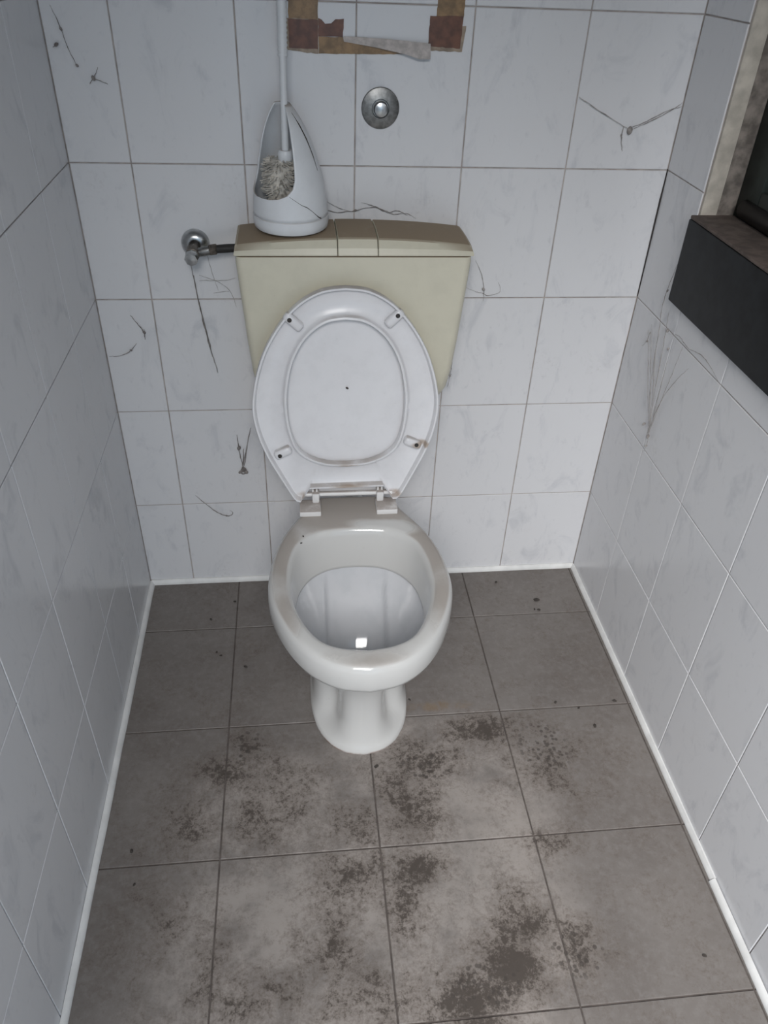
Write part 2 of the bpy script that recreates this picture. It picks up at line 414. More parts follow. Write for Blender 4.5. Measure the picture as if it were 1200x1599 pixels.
def tile_plane(parent, U, V, place, mat, hole=None, g=G):
    for a, b in zip(U, U[1:]):
        for c, d in zip(V, V[1:]):
            u0, u1, v0, v1 = a + g / 2, b - g / 2, c + g / 2, d - g / 2
            P = [(u0, v0), (u1, v0), (u1, v1), (u0, v1)]
            if hole:
                h0, h1, k0, k1 = hole
                iu, iv = (u1 > h0 and u0 < h1), (v1 > k0 and v0 < k1)
                if iu and iv:
                    cu0, cu1, cv0, cv1 = max(u0, h0), min(u1, h1), max(v0, k0), min(v1, k1)
                    fu, fv = (cu0 <= u0 and cu1 >= u1), (cv0 <= v0 and cv1 >= v1)
                    if fu and fv: continue
                    if fu:
                        P = [(u0, v0), (u1, v0), (u1, cv0), (u0, cv0)] if cv0 > v0 else [(u0, cv1), (u1, cv1), (u1, v1), (u0, v1)]
                    elif fv:
                        P = [(u0, v0), (cu0, v0), (cu0, v1), (u0, v1)] if cu0 > u0 else [(cu1, v0), (u1, v0), (u1, v1), (cu1, v1)]
                    else:
                        lft, bot = cu0 > u0, cv0 > v0
                        if lft and bot: P = [(u0, v0), (u1, v0), (u1, cv0), (cu0, cv0), (cu0, v1), (u0, v1)]
                        elif lft: P = [(u0, v0), (cu0, v0), (cu0, cv1), (u1, cv1), (u1, v1), (u0, v1)]
                        elif bot: P = [(u0, v0), (u1, v0), (u1, v1), (cu1, v1), (cu1, cv0), (u0, cv0)]
                        else: P = [(cu1, v0), (u1, v0), (u1, v1), (u0, v1), (u0, cv1), (cu1, cv1)]
            put_tile(parent, P, place, mat)
# back wall: u = x, v = z, normal -y
tile_plane(wall_back, cuts(0, X1, .1078, TW), ROWS, frame((0, D, 0), (1, 0, 0), (0, 0, 1), (0, -1, 0)), 'tile')
# left wall: u = -(-y)... runs from the doorway to the back wall, normal +x
tile_plane(wall_left, [-v for v in reversed(cuts(0, -YF, .1916, TW))], ROWS, frame((-D, 0, 0), (0, 1, 0), (0, 0, 1), (1, 0, 0)), 'tile')
# right wall: u = -y measured from the back wall, normal -x
tile_plane(wall_right, cuts(0, -YF, .1949, TW), ROWS, frame((X1 + D, 0, 0), (0, -1, 0), (0, 0, 1), (-1, 0, 0)), 'tile', hole=(-y1, -y0, z0, z1))
# floor: u = x, v = y
FT = .29097
tile_plane(floor, cuts(0, X1, .2222, FT), [-v for v in reversed(cuts(0, -YF, .173, FT))], frame((0, 0, -D), (1, 0, 0), (0, 1, 0), (0, 0, 1)), 'floor_tile', g=.0026)

bm = bmesh.new(); add_tube(bm, [(X1 - .0006, -.0006, .752), (X1 - .0012, -.0012, .85), (X1 - .0014, -.0014, .95), (X1 - .0006, -.0006, 1.004)], [.0006, .0014, .0017, .0008], 5)
from_bm('corner_crack', bm, 'dark', wall_back)
# white sealing strips along the foot of the walls
def strip(name, p0, p1, nrm, r=.011, h=.013):
    bm = bmesh.new(); p0, p1, nv = Vector(p0), Vector(p1), Vector(nrm)
    prof = [(.0, .0), (r, 0), (r, .003), (r * .72, h * .62), (.003, h), (0, h)]
    N = max(2, int((p1 - p0).length / .06)); rings = []
    for i in range(N + 1):
        q = p0.lerp(p1, i / N); w = 1 + random.uniform(-.06, .06)
        rings.append([q + nv * (a * w + .0004) + Vector((0, 0, b + .0003)) for a, b in prof])
    loft(bm, rings, True, True, True)
    return struct(from_bm(name, bm, 'strip', sharp=50))
strip('baseboard_back', (.003, 0, 0), (X1 - .003, 0, 0), (0, -1, 0), .009, .012)
strip('baseboard_left', (0, -.004, 0), (0, YF, 0), (1, 0, 0), .0100, .011)
strip('baseboard_right', (X1, -.004, 0), (X1, -.868, 0), (-1, 0, 0), .0085, .011)
strip('baseboard_right', (X1 - .0015, -.869, 0), (X1 - .0015, YF, 0), (-1, 0, 0), .0095, .011)

# ------------------------------------------------------------------ window on the right
win = bpy.data.objects.new('window_1', None); C.objects.link(win); win.location = (X1, (y0 + y1) / 2, z0); struct(win)
tag(win, 'dark green window set deep in the right wall')
def wpart(name, boxes, mat, bev=.003):
    bm = bmesh.new()
    L = Vector(win.location)
    for lo, hi in boxes: add_box(bm, Vector(lo) - L, Vector(hi) - L, bev)
    return from_bm(name, bm, mat, win, sharp=40)
XW = X1 + .066                              # face of the sash
wpart('reveal', [((X1 + D + .001, y1, z0 + .002), (X1 + .033, y1 + .006, z1))], 'plaster', .001).location = (0, -.0065, 0)
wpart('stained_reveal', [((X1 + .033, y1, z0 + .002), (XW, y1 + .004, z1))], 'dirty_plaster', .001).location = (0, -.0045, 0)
wpart('stile', [((XW, y1 - .07, z0), (XW + .05, y1, z1))], 'green_wood')
wpart('stile', [((XW, y0, z0), (XW + .05, y0 + .07, z1))], 'green_wood')
wpart('rail', [((XW, y0 + .07, z1 - .07), (XW + .05, y1 - .07, z1))], 'green_wood')
wpart('rail', [((XW, y0 + .07, z0), (XW + .05, y1 - .07, z0 + .06))], 'green_wood')
wpart('pane', [((XW + .03, y0 + .07, z0 + .06), (XW + .036, y1 - .07, z1 - .07))], 'black_rail', .001)
wpart('light_seal_board', [((XW + .06, y0, z0), (XW + .08, y1, z1))], 'green_wood')  # added board behind the pane, keeps bright sky from leaking in
bm = bmesh.new(); add_tube(bm, [(XW - X1 + .004, -.38, .022), (XW - X1 + .004, .364, .022), (XW - X1 + .004, .372, .022)], [.017, .017, .011], 14)
from_bm('bottom_bar', bm, 'black_rail', win, sharp=40)
# slate slab under the window
sill = empty('window_sill', (X1, (y0 + y1) / 2, .81), 'thick black slate window sill with a dusty brown top on the right wall', 'window sill')
bm = bmesh.new(); yc = (y0 + y1) / 2
add_box(bm, (-.016, y0 - .02 - yc, 0), (-.0004, y1 - .006 - yc, .150), .0025)
from_bm('front_slab', bm, 'slate', sill, sharp=40)
bm = bmesh.new(); add_box(bm, (-.015, y0 + .003 - yc, .1505), (.066, y1 - .008 - yc, .1565), .0015)
from_bm('sill_top', bm, 'sill_dust', sill, sharp=40)

# ------------------------------------------------------------------ toilet
TX = 0.4935
toilet = empty('toilet', (TX, -.40, 0), 'white floor-standing china toilet with its seat and lid raised', 'toilet')
def tl(o): o.location = (0, .40, 0); return o     # parts are drawn with y measured from the back wall
N = 96
def half_outline(P, n=N):                    # P: half outline (halfwidth, y) from front to back -> closed ring of n points
    h = catmull([(max(w, 0), y, 0) for w, y in P], False, 14)
    h = resample(h, n // 2 + 1)
    full = [(v.x, v.y) for v in h] + [(-v.x, v.y) for v in reversed(h[1:-1])]
    return full
def ring3(P, z, dx=0.0, n=N): return [Vector((x + dx, y, z)) for x, y in half_outline(P, n)]
def scale_outline(P, d):                      # move an outline in by d (approx.)
    n = len(P); out = []
    cy = sum(y for w, y in P) / n
    for i, (w, y) in enumerate(P):
        if i == 0: out.append((0, y + d))
        elif i == n - 1: out.append((0, y - d))
        else:
            a, b = P[i - 1], P[i + 1]; tx, ty = b[0] - a[0], b[1] - a[1]; L = math.hypot(tx, ty)
            nx, ny = -ty / L, tx / L
            out.append((max(0, w + nx * d), y + ny * d))
    return out
OUT = [(0, -.681), (.05, -.671), (.093, -.643), (.125, -.603), (.149, -.555), (.165, -.505), (.170, -.465), (.168, -.42), (.161, -.375), (.146, -.325), (.123, -.278), (.106, -.248), (.095, -.222), (.085, -.200), (.05, -.194), (0, -.194)]
INN = [(0, -.632), (.045, -.624), (.078, -.606), (.102, -.572), (.121, -.525), (.130, -.48), (.131, -.45), (.128, -.405), (.113, -.353), (.078, -.322), (.04, -.312), (0, -.310)]
LIP = [(0, -.620), (.043, -.612), (.074, -.595), (.096, -.563), (.112, -.52), (.120, -.478), (.121, -.448), (.114, -.402), (.093, -.363), (.064, -.339), (.034, -.329), (0, -.326)]
FOOT = [(0, -.553), (.035, -.546), (.068, -.522), (.092, -.48), (.103, -.43), (.105, -.38), (.104, -.32), (.100, -.26), (.092, -.20), (.075, -.165), (.04, -.155), (0, -.155)]
FOOT2 = [(0, -.548), (.034, -.541), (.066, -.517), (.089, -.476), (.100, -.428), (.102, -.38), (.101, -.32), (.097, -.26), (.089, -.20), (.073, -.168), (.04, -.158), (0, -.158)]
KEY1 = [(0, -.541), (.030, -.535), (.049, -.514), (.056, -.484), (.065, -.458), (.090, -.432), (.0990, -.385), (.0975, -.29), (.089, -.22), (.074, -.176), (.04, -.165), (0, -.165)]
KEY2 = [(0, -.534), (.026, -.528), (.041, -.510), (.045, -.484), (.050, -.458), (.084, -.434), (.0970, -.390), (.0955, -.30), (.087, -.22), (.072, -.18), (.04, -.168), (0, -.168)]
KEY3 = [(0, -.534), (.026, -.528), (.041, -.510), (.046, -.484), (.052, -.458), (.087, -.434), (.0985, -.390), (.097, -.30), (.088, -.22), (.072, -.18), (.04, -.168), (0, -.168)]
NECK = [(0, -.546), (.032, -.539), (.057, -.518), (.073, -.486), (.083, -.456), (.098, -.425), (.105, -.38), (.102, -.30), (.092, -.235), (.075, -.195), (.04, -.182), (0, -.18)]
BEL = [(0, -.598), (.044, -.590), (.080, -.566), (.108, -.53), (.128, -.49), (.136, -.45), (.134, -.405), (.123, -.355), (.108, -.30), (.094, -.245), (.084, -.212), (.07, -.198), (.04, -.194), (0, -.194)]
def sh(z): return 0.0065 * (1 - min(1, z / .36))
rings = [ring3(FOOT, 0.0, sh(0)), ring3(FOOT, .007, sh(0)), ring3(FOOT2, .013, sh(0)), ring3(KEY1, .035, sh(.03)), ring3(KEY2, .075, sh(.07)), ring3(KEY3, .13, sh(.13)),
         ring3(NECK, .20, sh(.2)), ring3(BEL, .275, sh(.27)), ring3(scale_outline(OUT, .034), .318, 0), ring3(scale_outline(OUT, .012), .335), ring3(scale_outline(OUT, .003), .343),
         ring3(OUT, .352), ring3(OUT, .372), ring3(scale_outline(OUT, .0012), .386), ring3(scale_outline(OUT, .0040), .3935), ring3(scale_outline(OUT, .0085), .3980), ring3(scale_outline(OUT, .0145), .4000)]
rings += [ring3(scale_outline(INN, -.010), .400), ring3(scale_outline(INN, -.005), .3985), ring3(INN, .394), ring3(scale_outline(INN, .004), .384), ring3(LIP, .318), ring3(LIP, .312), ring3(scale_outline(LIP, -.004), .309), ring3(scale_outline(LIP, -.014), .312)]
bm = bmesh.new(); loft(bm, rings, True, True, False)
tl(from_bm('bowl', bm, 'china', toilet, sharp=60))
# inner pan with a wide flat channel down the middle
def sm(a, b, x):
    t = max(0, min(1, (x - a) / (b - a))); return t * t * (3 - 2 * t)
base = half_outline(scale_outline(LIP, -.013), 160)
rr = []
ctr = (0, -.515)
for i in range(29):
    f = i / 28.0                              # 0 at the rim, 1 at the bottom
    k = 1 - f
    R_ = []
    for x, y in base:
        px, py = ctr[0] + (x - ctr[0]) * k, ctr[1] + (y - ctr[1]) * k
        z = .312 - .172 * (1 - .55 * sm(-.47, -.54, py)) * (1 - k ** 2.25)
        back = sm(-.50, -.44, py)
        chan = (1 - sm(.0575, .0635, abs(px))) * back
        zz = z - .021 * chan * sm(0, .10, f) + .006 * back * sm(.06, .11, abs(px)) * sm(0, .2, f)
        R_.append(Vector((px, py, zz)))
    rr.append(R_)
bm = bmesh.new(); loft(bm, rr, True, False, False)
tl(from_bm('pan', bm, 'pan', toilet))

# seat and lid leaning back against the cistern
HY, HZ = -.222, .412
lean = math.atan2(.051, .425)
SM = Matrix.Translation((-.0095, HY, HZ)) @ Matrix.Rotation(-lean, 4, 'X') @ Matrix.Rotation(math.radians(-.6), 4, 'Y')
# local frame of the seat: u = x, v = z (up), n = -y (towards the room)
def sp(u, v, n): return SM @ Vector((u, -n, v))
SO = [(.101, 0), (.110, .010), (.123, .035), (.143, .075), (.159, .110), (.172, .150), (.179, .195), (.176, .235), (.165, .28), (.147, .325), (.118, .37), (.084, .405), (.043, .427), (0, .433)]
SI = [(0, .083), (.04, .0865), (.075, .100), (.097, .122), (.109, .16), (.113, .205), (.111, .24), (.102, .285), (.085, .323), (.062, .351), (.033, .369), (0, .374)]
CV = .225; NA = 220
def polar(outline_pts):
    segs = list(zip(outline_pts, outline_pts[1:] + outline_pts[:1])); out = []
    for k in range(NA):
        a = 2 * math.pi * (k + .25) / NA; dx, dy = math.sin(a), math.cos(a); best = None
        for (p, q) in segs:
            ex, ey = q[0] - p[0], q[1] - p[1]; den = dx * ey - dy * ex
            if abs(den) < 1e-12: continue
            t = ((p[0]) * ey - (p[1] - CV) * ex) / den
            s = ((p[0]) * dy - (p[1] - CV) * dx) / den
            if t > 0 and -1e-9 <= s <= 1 + 1e-9 and (best is None or t < best): best = t
        out.append((dx * best, CV + dy * best))
    return out
def both(P): 
    h = [(v.x, v.y) for v in catmull([(a, b, 0) for a, b in P], False, 10)]
    return h + [(-x, y) for x, y in reversed(h) if abs(x) > 1e-6]
so = both(SO)
notch = [(-.101, 0), (-.079, 0), (-.079, .030), (.079, .030), (.079, 0)]
outer = polar(so[:-1] + notch); inner = polar(both(SI)); lid_o = polar(both(SO))
def lerp2(a, b, t): return (a[0] + (b[0] - a[0]) * t, a[1] + (b[1] - a[1]) * t)
def inset_abs(a, b, d):
    L = math.hypot(b[0] - a[0], b[1] - a[1]); return lerp2(a, b, d / L)
prof = [('o', 0, -.004), ('o', 0, .0135), ('o', .0010, .0155), ('o', .0042, .0155), ('o', .0056, .0135), ('o', .0075, .0030), ('t', .30, -.0005), ('t', .55, -.0010), ('t', .80, .002), ('i', .0075, .0050), ('i', .0058, .0125), ('i', .0045, .0138), ('i', .001, .0138), ('i', 0, .0125), ('i', 0, -.003), ('t', .8, -.0085), ('t', .5, -.011), ('t', .2, -.0085), ('o', 0, -.004)]
rings = []
for kind, a, nn in prof:
    r = []
    for p, q in zip(outer, inner):
        c = inset_abs(p, q, a) if kind == 'o' else inset_abs(q, p, a) if kind == 'i' else lerp2(p, q, a)
        r.append(sp(c[0], c[1], nn))
    rings.append(r)
bm = bmesh.new(); loft(bm, rings)
seat = tl(from_bm('seat_ring', bm, 'seat', toilet, sharp=50))
bm = bmesh.new()
rings = []
for s, nn in [(0.0, -.0150), (.2, -.0125), (.5, -.0115), (.9, -.0120), (.965, -.0125), (.975, -.0145), (.975, -.0195), (.95, -.0215), (.5, -.0225), (0.0, -.0225)]:
    rings.append([sp(x * max(s, .004), CV + (y - CV) * max(s, .004), nn) for x, y in lid_o])
loft(bm, rings, True, True, True)
lid = tl(from_bm('lid', bm, 'seat', toilet, sharp=50)); lid['label'] = 'white lid seen through the raised seat ring'
# bumpers in the hollow of the seat ring: (u, v, direction angle, length)
for u, v, ang, L in [(-.094, .372, 137, .040), (.090, .375, 43, .040), (-.126, .112, 205, .036), (.131, .124, -25, .036)]:
    bm = bmesh.new(); add_box(bm, (-L / 2, -.017, -.0090), (L / 2, .002, .0090), .006, 3)
    lathe(bm, [(.0, .0001), (.0042, .0001), (.0042, .0009), (.0, .0009)], (L * .20, -.0168, .001), (0, -1, 0), 12, mat=1, cap=False)
    for f in bm.faces:
        pass
    bmesh.ops.transform(bm, matrix=SM @ Matrix.Translation((u, 0, v)) @ Matrix.Rotation(-math.radians(ang), 4, 'Y'), verts=bm.verts)
    from_bm('bumper', bm, ['seat', 'dark'], seat, sharp=50)
# hinges: block on the china, upright knuckle and the rod between them
for s, hx in ((-1, -.0865), (1, .069)):
    bm = bmesh.new()
    add_box(bm, (hx - .0215, -.268, .3995), (hx + .0215, -.226, .4115), .002)
    add_box(bm, (hx - s * .012 - .0075, -.238, .411), (hx - s * .012 + .0075, -.216, .434), .003)
    tl(from_bm('hinge', bm, 'hinge', toilet, sharp=40))
bm = bmesh.new(); add_tube(bm, [(-.096, -.2215, .4225), (.083, -.2215, .4225)], .0052, 12)
tl(from_bm('hinge_rod', bm, 'hinge', toilet, sharp=40))
for sx in (-1, 1):
    bm = bmesh.new()
    for k in (0, 1):
        add_box(bm, (sx * (.0705 - k * .008) - .0016, -.0, .001), (sx * (.0705 - k * .008) + .0016, .010, .027), .0006)
    bmesh.ops.transform(bm, matrix=SM @ Matrix.Translation((0, -.010, 0)), verts=bm.verts)
    tl(from_bm('seat_hinge_lug', bm, 'hinge', toilet, sharp=40))
fly = bmesh.new(); bmesh.ops.create_icosphere(fly, subdivisions=2, radius=.0022, matrix=Matrix.Translation(SM @ Vector((.003, .0100, .235))) @ Matrix.Rotation(.5, 4, 'Y') @ Matrix.Diagonal((1.5, .8, .9, 1)))
bmesh.ops.translate(fly, vec=Vector((TX, 0, 0)), verts=fly.verts)
tag(from_bm('dead_fly', fly, 'crumb'), 'tiny dark dead fly stuck on the white toilet lid', 'fly')

# ------------------------------------------------------------------ cistern
CX = .5005
cis = empty('cistern', (CX, 0, .58), 'yellowed cream plastic cistern hung on the tiled wall behind the raised seat', 'cistern')
def cl(o): o.location = (0, 0, -.58); return o
def rrect(hw, yb, yf, r, z, n=6):
    P = []
    for cx, cy, a0 in ((hw - r, yb - .004, 0), (-hw + r, yb - .004, 90), (-hw + r, yf + r, 180), (hw - r, yf + r, 270)):
        rad = .004 if cy == yb - .004 else r
        ccx = (hw - rad) * (1 if cx > 0 else -1)
        for k in range(n + 1):
            a = math.radians(a0 + 90 * k / n); P.append(Vector((ccx + rad * math.cos(a), cy + rad * math.sin(a), z)))
    return P
B = [(.8845, .206, -.139, .010), (.883, .2115, -.1445, .012), (.874, .2125, -.1455, .013), (.80, .2075, -.1445, .014), (.72, .202, -.143, .016), (.655, .1965, -.140, .018), (.612, .191, -.135, .022), (.588, .185, -.122, .026), (.570, .172, -.102, .03)]
bm = bmesh.new(); loft(bm, [rrect(hw, -.0005, yf, r, z) for z, hw, yf, r in B], True, True, True)
cl(from_bm('tank', bm, 'cream', cis, sharp=40))
def lid_section(x, inset=0.0):
    cr = .013 * (1 - (abs(x) / .214) ** 2.2)
    e = inset
    return [Vector((x, -.002, .8865)), Vector((x, -.002, .896 + cr * .9 - e)), Vector((x, -.03, .8985 + cr - e)), Vector((x, -.075, .901 + cr - e)), Vector((x, -.115, .9005 + cr - e)), Vector((x, -.128, .8995 + cr - e)),
            Vector((x, -.1325 + e * .4, .8975 + cr - e)), Vector((x, -.143 + e * .4, .8935 + cr * .4 - e * .3)), Vector((x, -.1478 + e * .4, .8885)), Vector((x, -.1475 + e * .4, .8865))]
def lid_part(name, xa, xb, ends, raise_=0.0):
    bm = bmesh.new(); xs = []
    n = max(3, int((xb - xa) / .012)); xs = [xa + (xb - xa) * i / n for i in range(n + 1)]
    R = []
    if ends[0]: R.append([v + Vector((-.0045 * (1 - (v.z - .8865) / .022) + .000, 0, 0)) for v in lid_section(xa + .0045, .0015)])
    else: R.append(lid_section(xa, .0022))
    first = .0012 if not ends[0] else .0062
    last = .0012 if not ends[1] else .0062
    for x in [xa + first] + [x for x in xs if xa + first + .004 < x < xb - last - .004] + [xb - last]:
        R.append([v + Vector((0, 0, raise_ if i not in (0, 7, 8, 9) else 0)) for i, v in enumerate(lid_section(x))])
    if ends[1]: R.append([v + Vector((.0045 * (1 - (v.z - .8865) / .022), 0, 0)) for v in lid_section(xb - .0045, .0015)])
    else: R.append(lid_section(xb, .0022))
    loft(bm, R, True, True, True)
    return cl(from_bm(name, bm, 'cream', cis, sharp=14))
bx0, bx1 = -.031, .040
lid_part('lid_panel', -.2145, bx0 - .0012, (True, False))
lid_part('lid_panel', bx1 + .0012, .2145, (False, True))
o = lid_part('flush_button', bx0, bx1, (False, False), .0008); o['label'] = 'square cream flush button in the middle of the cistern lid'
bm = bmesh.new(); add_box(bm, (bx0 - .003, -.140, .886), (bx1 + .003, -.004, .8955))
cl(from_bm('button_well', bm, 'dark', cis, smooth=False))
bm = bmesh.new(); add_tube(bm, catmull([(0, -.06, .150), (0, -.06, .10), (0, -.062, .03), (0, -.075, -.03), (0, -.11, -.062), (0, -.15, -.068), (0, -.192, -.068)], False, 5), .022, 18)
tag(from_bm('flush_pipe', bm, 'white_plastic', sharp=60, loc=(CX, 0, .419)), 'white plastic flush pipe running down from the cistern behind the raised seat', 'pipe')

# ------------------------------------------------------------------ toilet brush holder and brush on the cistern
HX, HYc, HB = .3885, -.0725, .9165
holder = empty('toilet_brush_holder', (HX, HYc, HB), 'white teardrop-shaped plastic brush holder with a side opening on the cistern', 'brush holder')
bm = bmesh.new()
lathe(bm, [(.0, .0), (.062, .0), (.0655, .003), (.0675, .012), (.0678, .022), (.0665, .0235), (.064, .0235), (.062, .020), (.0, .012)], (0, 0, 0), (0, 0, 1), 56, cap=False)
from_bm('base_ring', bm, 'holder', holder, sharp=40)
RP = [(.023, .0665), (.045, .0650), (.075, .0615), (.105, .0555), (.135, .0470), (.16, .0375), (.18, .0275), (.193, .0190), (.200, .0135)]
RPf = catmull([(a, b, 0) for a, b in RP], False, 6)
def rad_at(z): return interp([(v.x, v.y) for v in RPf], z)
def lean_x(z): return -.009 * max(0, (z - .03) / .17) ** 1.3
THL = [(.047, -48), (.0475, -64), (.050, -80), (.056, -97), (.066, -108), (.08, -113), (.11, -114), (.15, -112), (.18, -112), (.2, -112)]
THR = [(.047, -48), (.0475, -34), (.050, -18), (.056, -4), (.066, 6), (.08, 11), (.105, 13), (.14, 15), (.17, 18), (.19, 20), (.2, 20)]
n = 72; OZ = .011
zs = [.0235, .030, .038, .046, .052, .0575] + [z + OZ for z in (.047, .0475, .0485, .050, .053, .056, .061, .066, .073, .08)] + [.091 + .00545 * i for i in range(1, 21)]
rings = []
for z in zs:
    if z < .047 + OZ: a0, a1 = -48, 312
    else: a0, a1 = interp(THR, z - OZ), interp(THL, z - OZ) + 360
    R = []
    for k in range(n + 1):
        a = math.radians(a0 + (a1 - a0) * k / n); r = rad_at(z)
        R.append(Vector((lean_x(z) + r * math.sin(a), -r * math.cos(a), z)))
    rings.append(R)
bm = bmesh.new(); loft(bm, rings, False)
bmesh.ops.remove_doubles(bm, verts=bm.verts, dist=1e-5)
bmesh.ops.recalc_face_normals(bm, faces=bm.faces)
body = from_bm('body', bm, 'holder', holder)
sol = body.modifiers.new('wall', 'SOLIDIFY'); sol.thickness = .0026; sol.offset = -1
def on_body(a, z, off=.0002):
    a = math.radians(a); r = rad_at(z) + off; return (lean_x(z) + r * math.sin(a), -r * math.cos(a), z)
bm = bmesh.new(); add_tube(bm, [on_body(a, z) for a, z in [(0, .066), (8, .060), (18, .052), (26, .048), (33, .042), (41, .034), (47, .028), (52, .025)]], [.0002, .0003, .0004, .0007, .0004, .0005, .0010, .0012], 5)
from_bm('crack', bm, 'crumb', holder)
bm = bmesh.new(); add_tube(bm, [on_body(a, z) for a, z in [(42, .188), (52, .17), (58, .15), (62, .125), (64, .10)]], [.0003, .0011, .0012, .0009, .0003], 5)
from_bm('grime_line', bm, 'crumb', holder)
# brush
brush = empty('toilet_brush', (HX, HYc, HB + .03), 'white toilet brush with a ribbed handle standing in its holder', 'toilet brush')
bx, by = -.009, -.002
bm = bmesh.new()
add_tube(bm, [(-.0055, by - .012, .092), (-.0052, by - .008, .15), (-.0045, by, .22), (-.0040, by + .004, .26)], [.0062, .006, .0058, .0058], 14)
from_bm('stick', bm, 'white_plastic', brush, sharp=50)
bm = bmesh.new(); pts = []; rd = []
for i in range(60):
    f = i / 59; pts.append((-.0042 + .003 * f, by + .004 + .014 * f, .235 + .20 * f)); rd.append(.0072 + (.0014 if i % 2 else 0))
add_tube(bm, pts, rd, 14)
from_bm('handle_grip', bm, 'white_plastic', brush, sharp=80)
bm = bmesh.new(); lathe(bm, [(.0, .010), (.011, .010), (.0135, .014), (.0135, .024), (.011, .028), (.0, .028)], (-.0055, by - .010, .072), (.01, -.02, 1), 24, cap=False)
from_bm('collar', bm, 'white_plastic', brush, sharp=40)
bm = bmesh.new()
hc = Vector((bx - .006, by - .004, .052))
lathe(bm, [(.0, -.034), (.018, -.032), (.023, -.02), (.024, .0), (.022, .022), (.014, .032), (.0, .034)], hc, (0, 0, 1), 24, cap=False)
rs = random.Random(3)
for i in range(520):
    a = rs.uniform(0, 2 * math.pi); z = rs.uniform(-.033, .033); r0 = .018; r1 = rs.uniform(.029, .038) * (1 - .25 * (abs(z) / .033) ** 3)
    d = Vector((math.cos(a), math.sin(a), rs.uniform(-.25, .25)))
    p0 = hc + Vector((d.x * r0, d.y * r0, z)); p1 = hc + Vector((d.x * r1, d.y * r1, z + d.z * .012))
    add_tube(bm, [p0, p1], [.0014, .0008], 4)
br = from_bm('bristles', bm, 'bristle', brush, smooth=False); br['kind'] = 'stuff'; br['label'] = 'soiled off-white bristles'

# ------------------------------------------------------------------ chrome push button on the wall
pb = empty('push_button', (.552, 0, 1.099), 'round dull chrome push button on the wall above the cistern', 'push button')
bm = bmesh.new(); lathe(bm, [(.0, .0002), (.0335, .0002), (.0337, .002), (.0325, .004), (.026, .0062), (.0155, .0078), (.0145, .006), (.0, .006)], (0, 0, 0), (0, -1, 0), 48, cap=False)
from_bm('rosette', bm, 'chrome', pb, sharp=35)
bm = bmesh.new(); lathe(bm, [(.0, .0055), (.0125, .0055), (.0125, .017), (.0112, .0195), (.006, .0212), (.0, .0215)], (0, 0, 0), (0, -1, 0), 36, cap=False)
from_bm('knob', bm, 'bright_chrome', pb, sharp=35)

# ------------------------------------------------------------------ angle valve
va = empty('angle_valve', (.2055, 0, .862), 'tarnished chrome angle valve on the wall feeding the cistern', 'valve')
bm = bmesh.new(); lathe(bm, [(.0, .0002), (.0262, .0002), (.0268, .003), (.0255, .009), (.021, .015), (.014, .0185), (.0115, .0185), (.0115, .012), (.0, .012)], (0, 0, 0), (0, -1, 0), 40, cap=False)
from_bm('rosette', bm, 'bright_chrome', va, sharp=35)
bm = bmesh.new(); lathe(bm, [(.0, .010), (.0098, .010), (.0098, .030), (.0125, .034), (.0125, .056), (.009, .058), (.0, .058)], (0, 0, 0), (-.03, -1, -.10), 24, cap=False)
from_bm('body', bm, 'old_brass', va, sharp=35)
bm = bmesh.new(); lathe(bm, [(.0, .057), (.0115, .057), (.0128, .060), (.0128, .073), (.0115, .0765), (.0, .0775)], (0, 0, 0), (-.03, -1, -.10), 8, cap=False)
from_bm('knob', bm, 'bright_chrome', va, sharp=25)
bm = bmesh.new(); add_tube(bm, [(.006, -.045, -.004), (.018, -.045, -.002), (.030, -.045, .001)], [.0072, .0088, .0088], 14)
from_bm('outlet', bm, 'chrome', va, sharp=40)
bm = bmesh.new(); add_tube(bm, [(.029, -.045, .001), (.0305, -.045, .001), (.0415, -.045, .0025), (.043, -.045, .0025)], [.009, .0108, .0108, .009], 6)
from_bm('nut', bm, 'old_brass', va, sharp=25)
bm = bmesh.new(); add_tube(bm, [(.042, -.045, .0025), (.058, -.046, .004), (.0835, -.048, .006)], [.0075, .0078, .0075], 14)
from_bm('hose', bm, 'rubber', va, sharp=40)

# ------------------------------------------------------------------ remains of a taped-up notice
tp = empty('tape_remnants', (.54, 0, 1.18), 'torn brown parcel tape left from a notice above the push button', 'tape')
def flat(name, P, mat, y0_, th=.0006, label=None):
    bm = bmesh.new()
    n = len(P)
    yy = [y0_ if isinstance(y0_, (int, float)) else y0_[i] for i in range(n)]
    r = [[Vector((x - .54, -yy[i], z - 1.18)) for i, (x, z) in enumerate(P)], [Vector((x - .54, -yy[i] - th, z - 1.18)) for i, (x, z) in enumerate(P)]]
    loft(bm, r, True, True, True)
    o = from_bm(name, bm, mat, tp, smooth=False)
    if label: o['label'] = label
    return o
def rag(P, amp, step=.006, seed=1):
    q = random.Random(seed); out = []
    for a, b in zip(P, P[1:] + P[:1]):
        L = math.hypot(b[0] - a[0], b[1] - a[1]); m = max(1, int(L / step))
        for i in range(m):
            t = i / m; j = 0 if i == 0 else q.uniform(-amp, amp)
            nx, nz = -(b[1] - a[1]) / L, (b[0] - a[0]) / L
            out.append((a[0] + (b[0] - a[0]) * t + nx * j, a[1] + (b[1] - a[1]) * t + nz * j))
    return out
flat('tape_strip', rag([(.395, 1.184), (.444, 1.184), (.446, 1.42), (.397, 1.42)], .0006, seed=2), 'tape_amber', .0004, .0005)
flat('tape_strip', rag([(.384, 1.185), (.444, 1.1795), (.4445, 1.229), (.386, 1.230)], .0007, seed=3), 'tape_edge', .0010, .0003)
flat('tape_strip', rag([(.395, 1.1875), (.4435, 1.1865), (.4438, 1.2285), (.395, 1.2288)], .0005, seed=4), 'tape_dark', .0014, .0005)
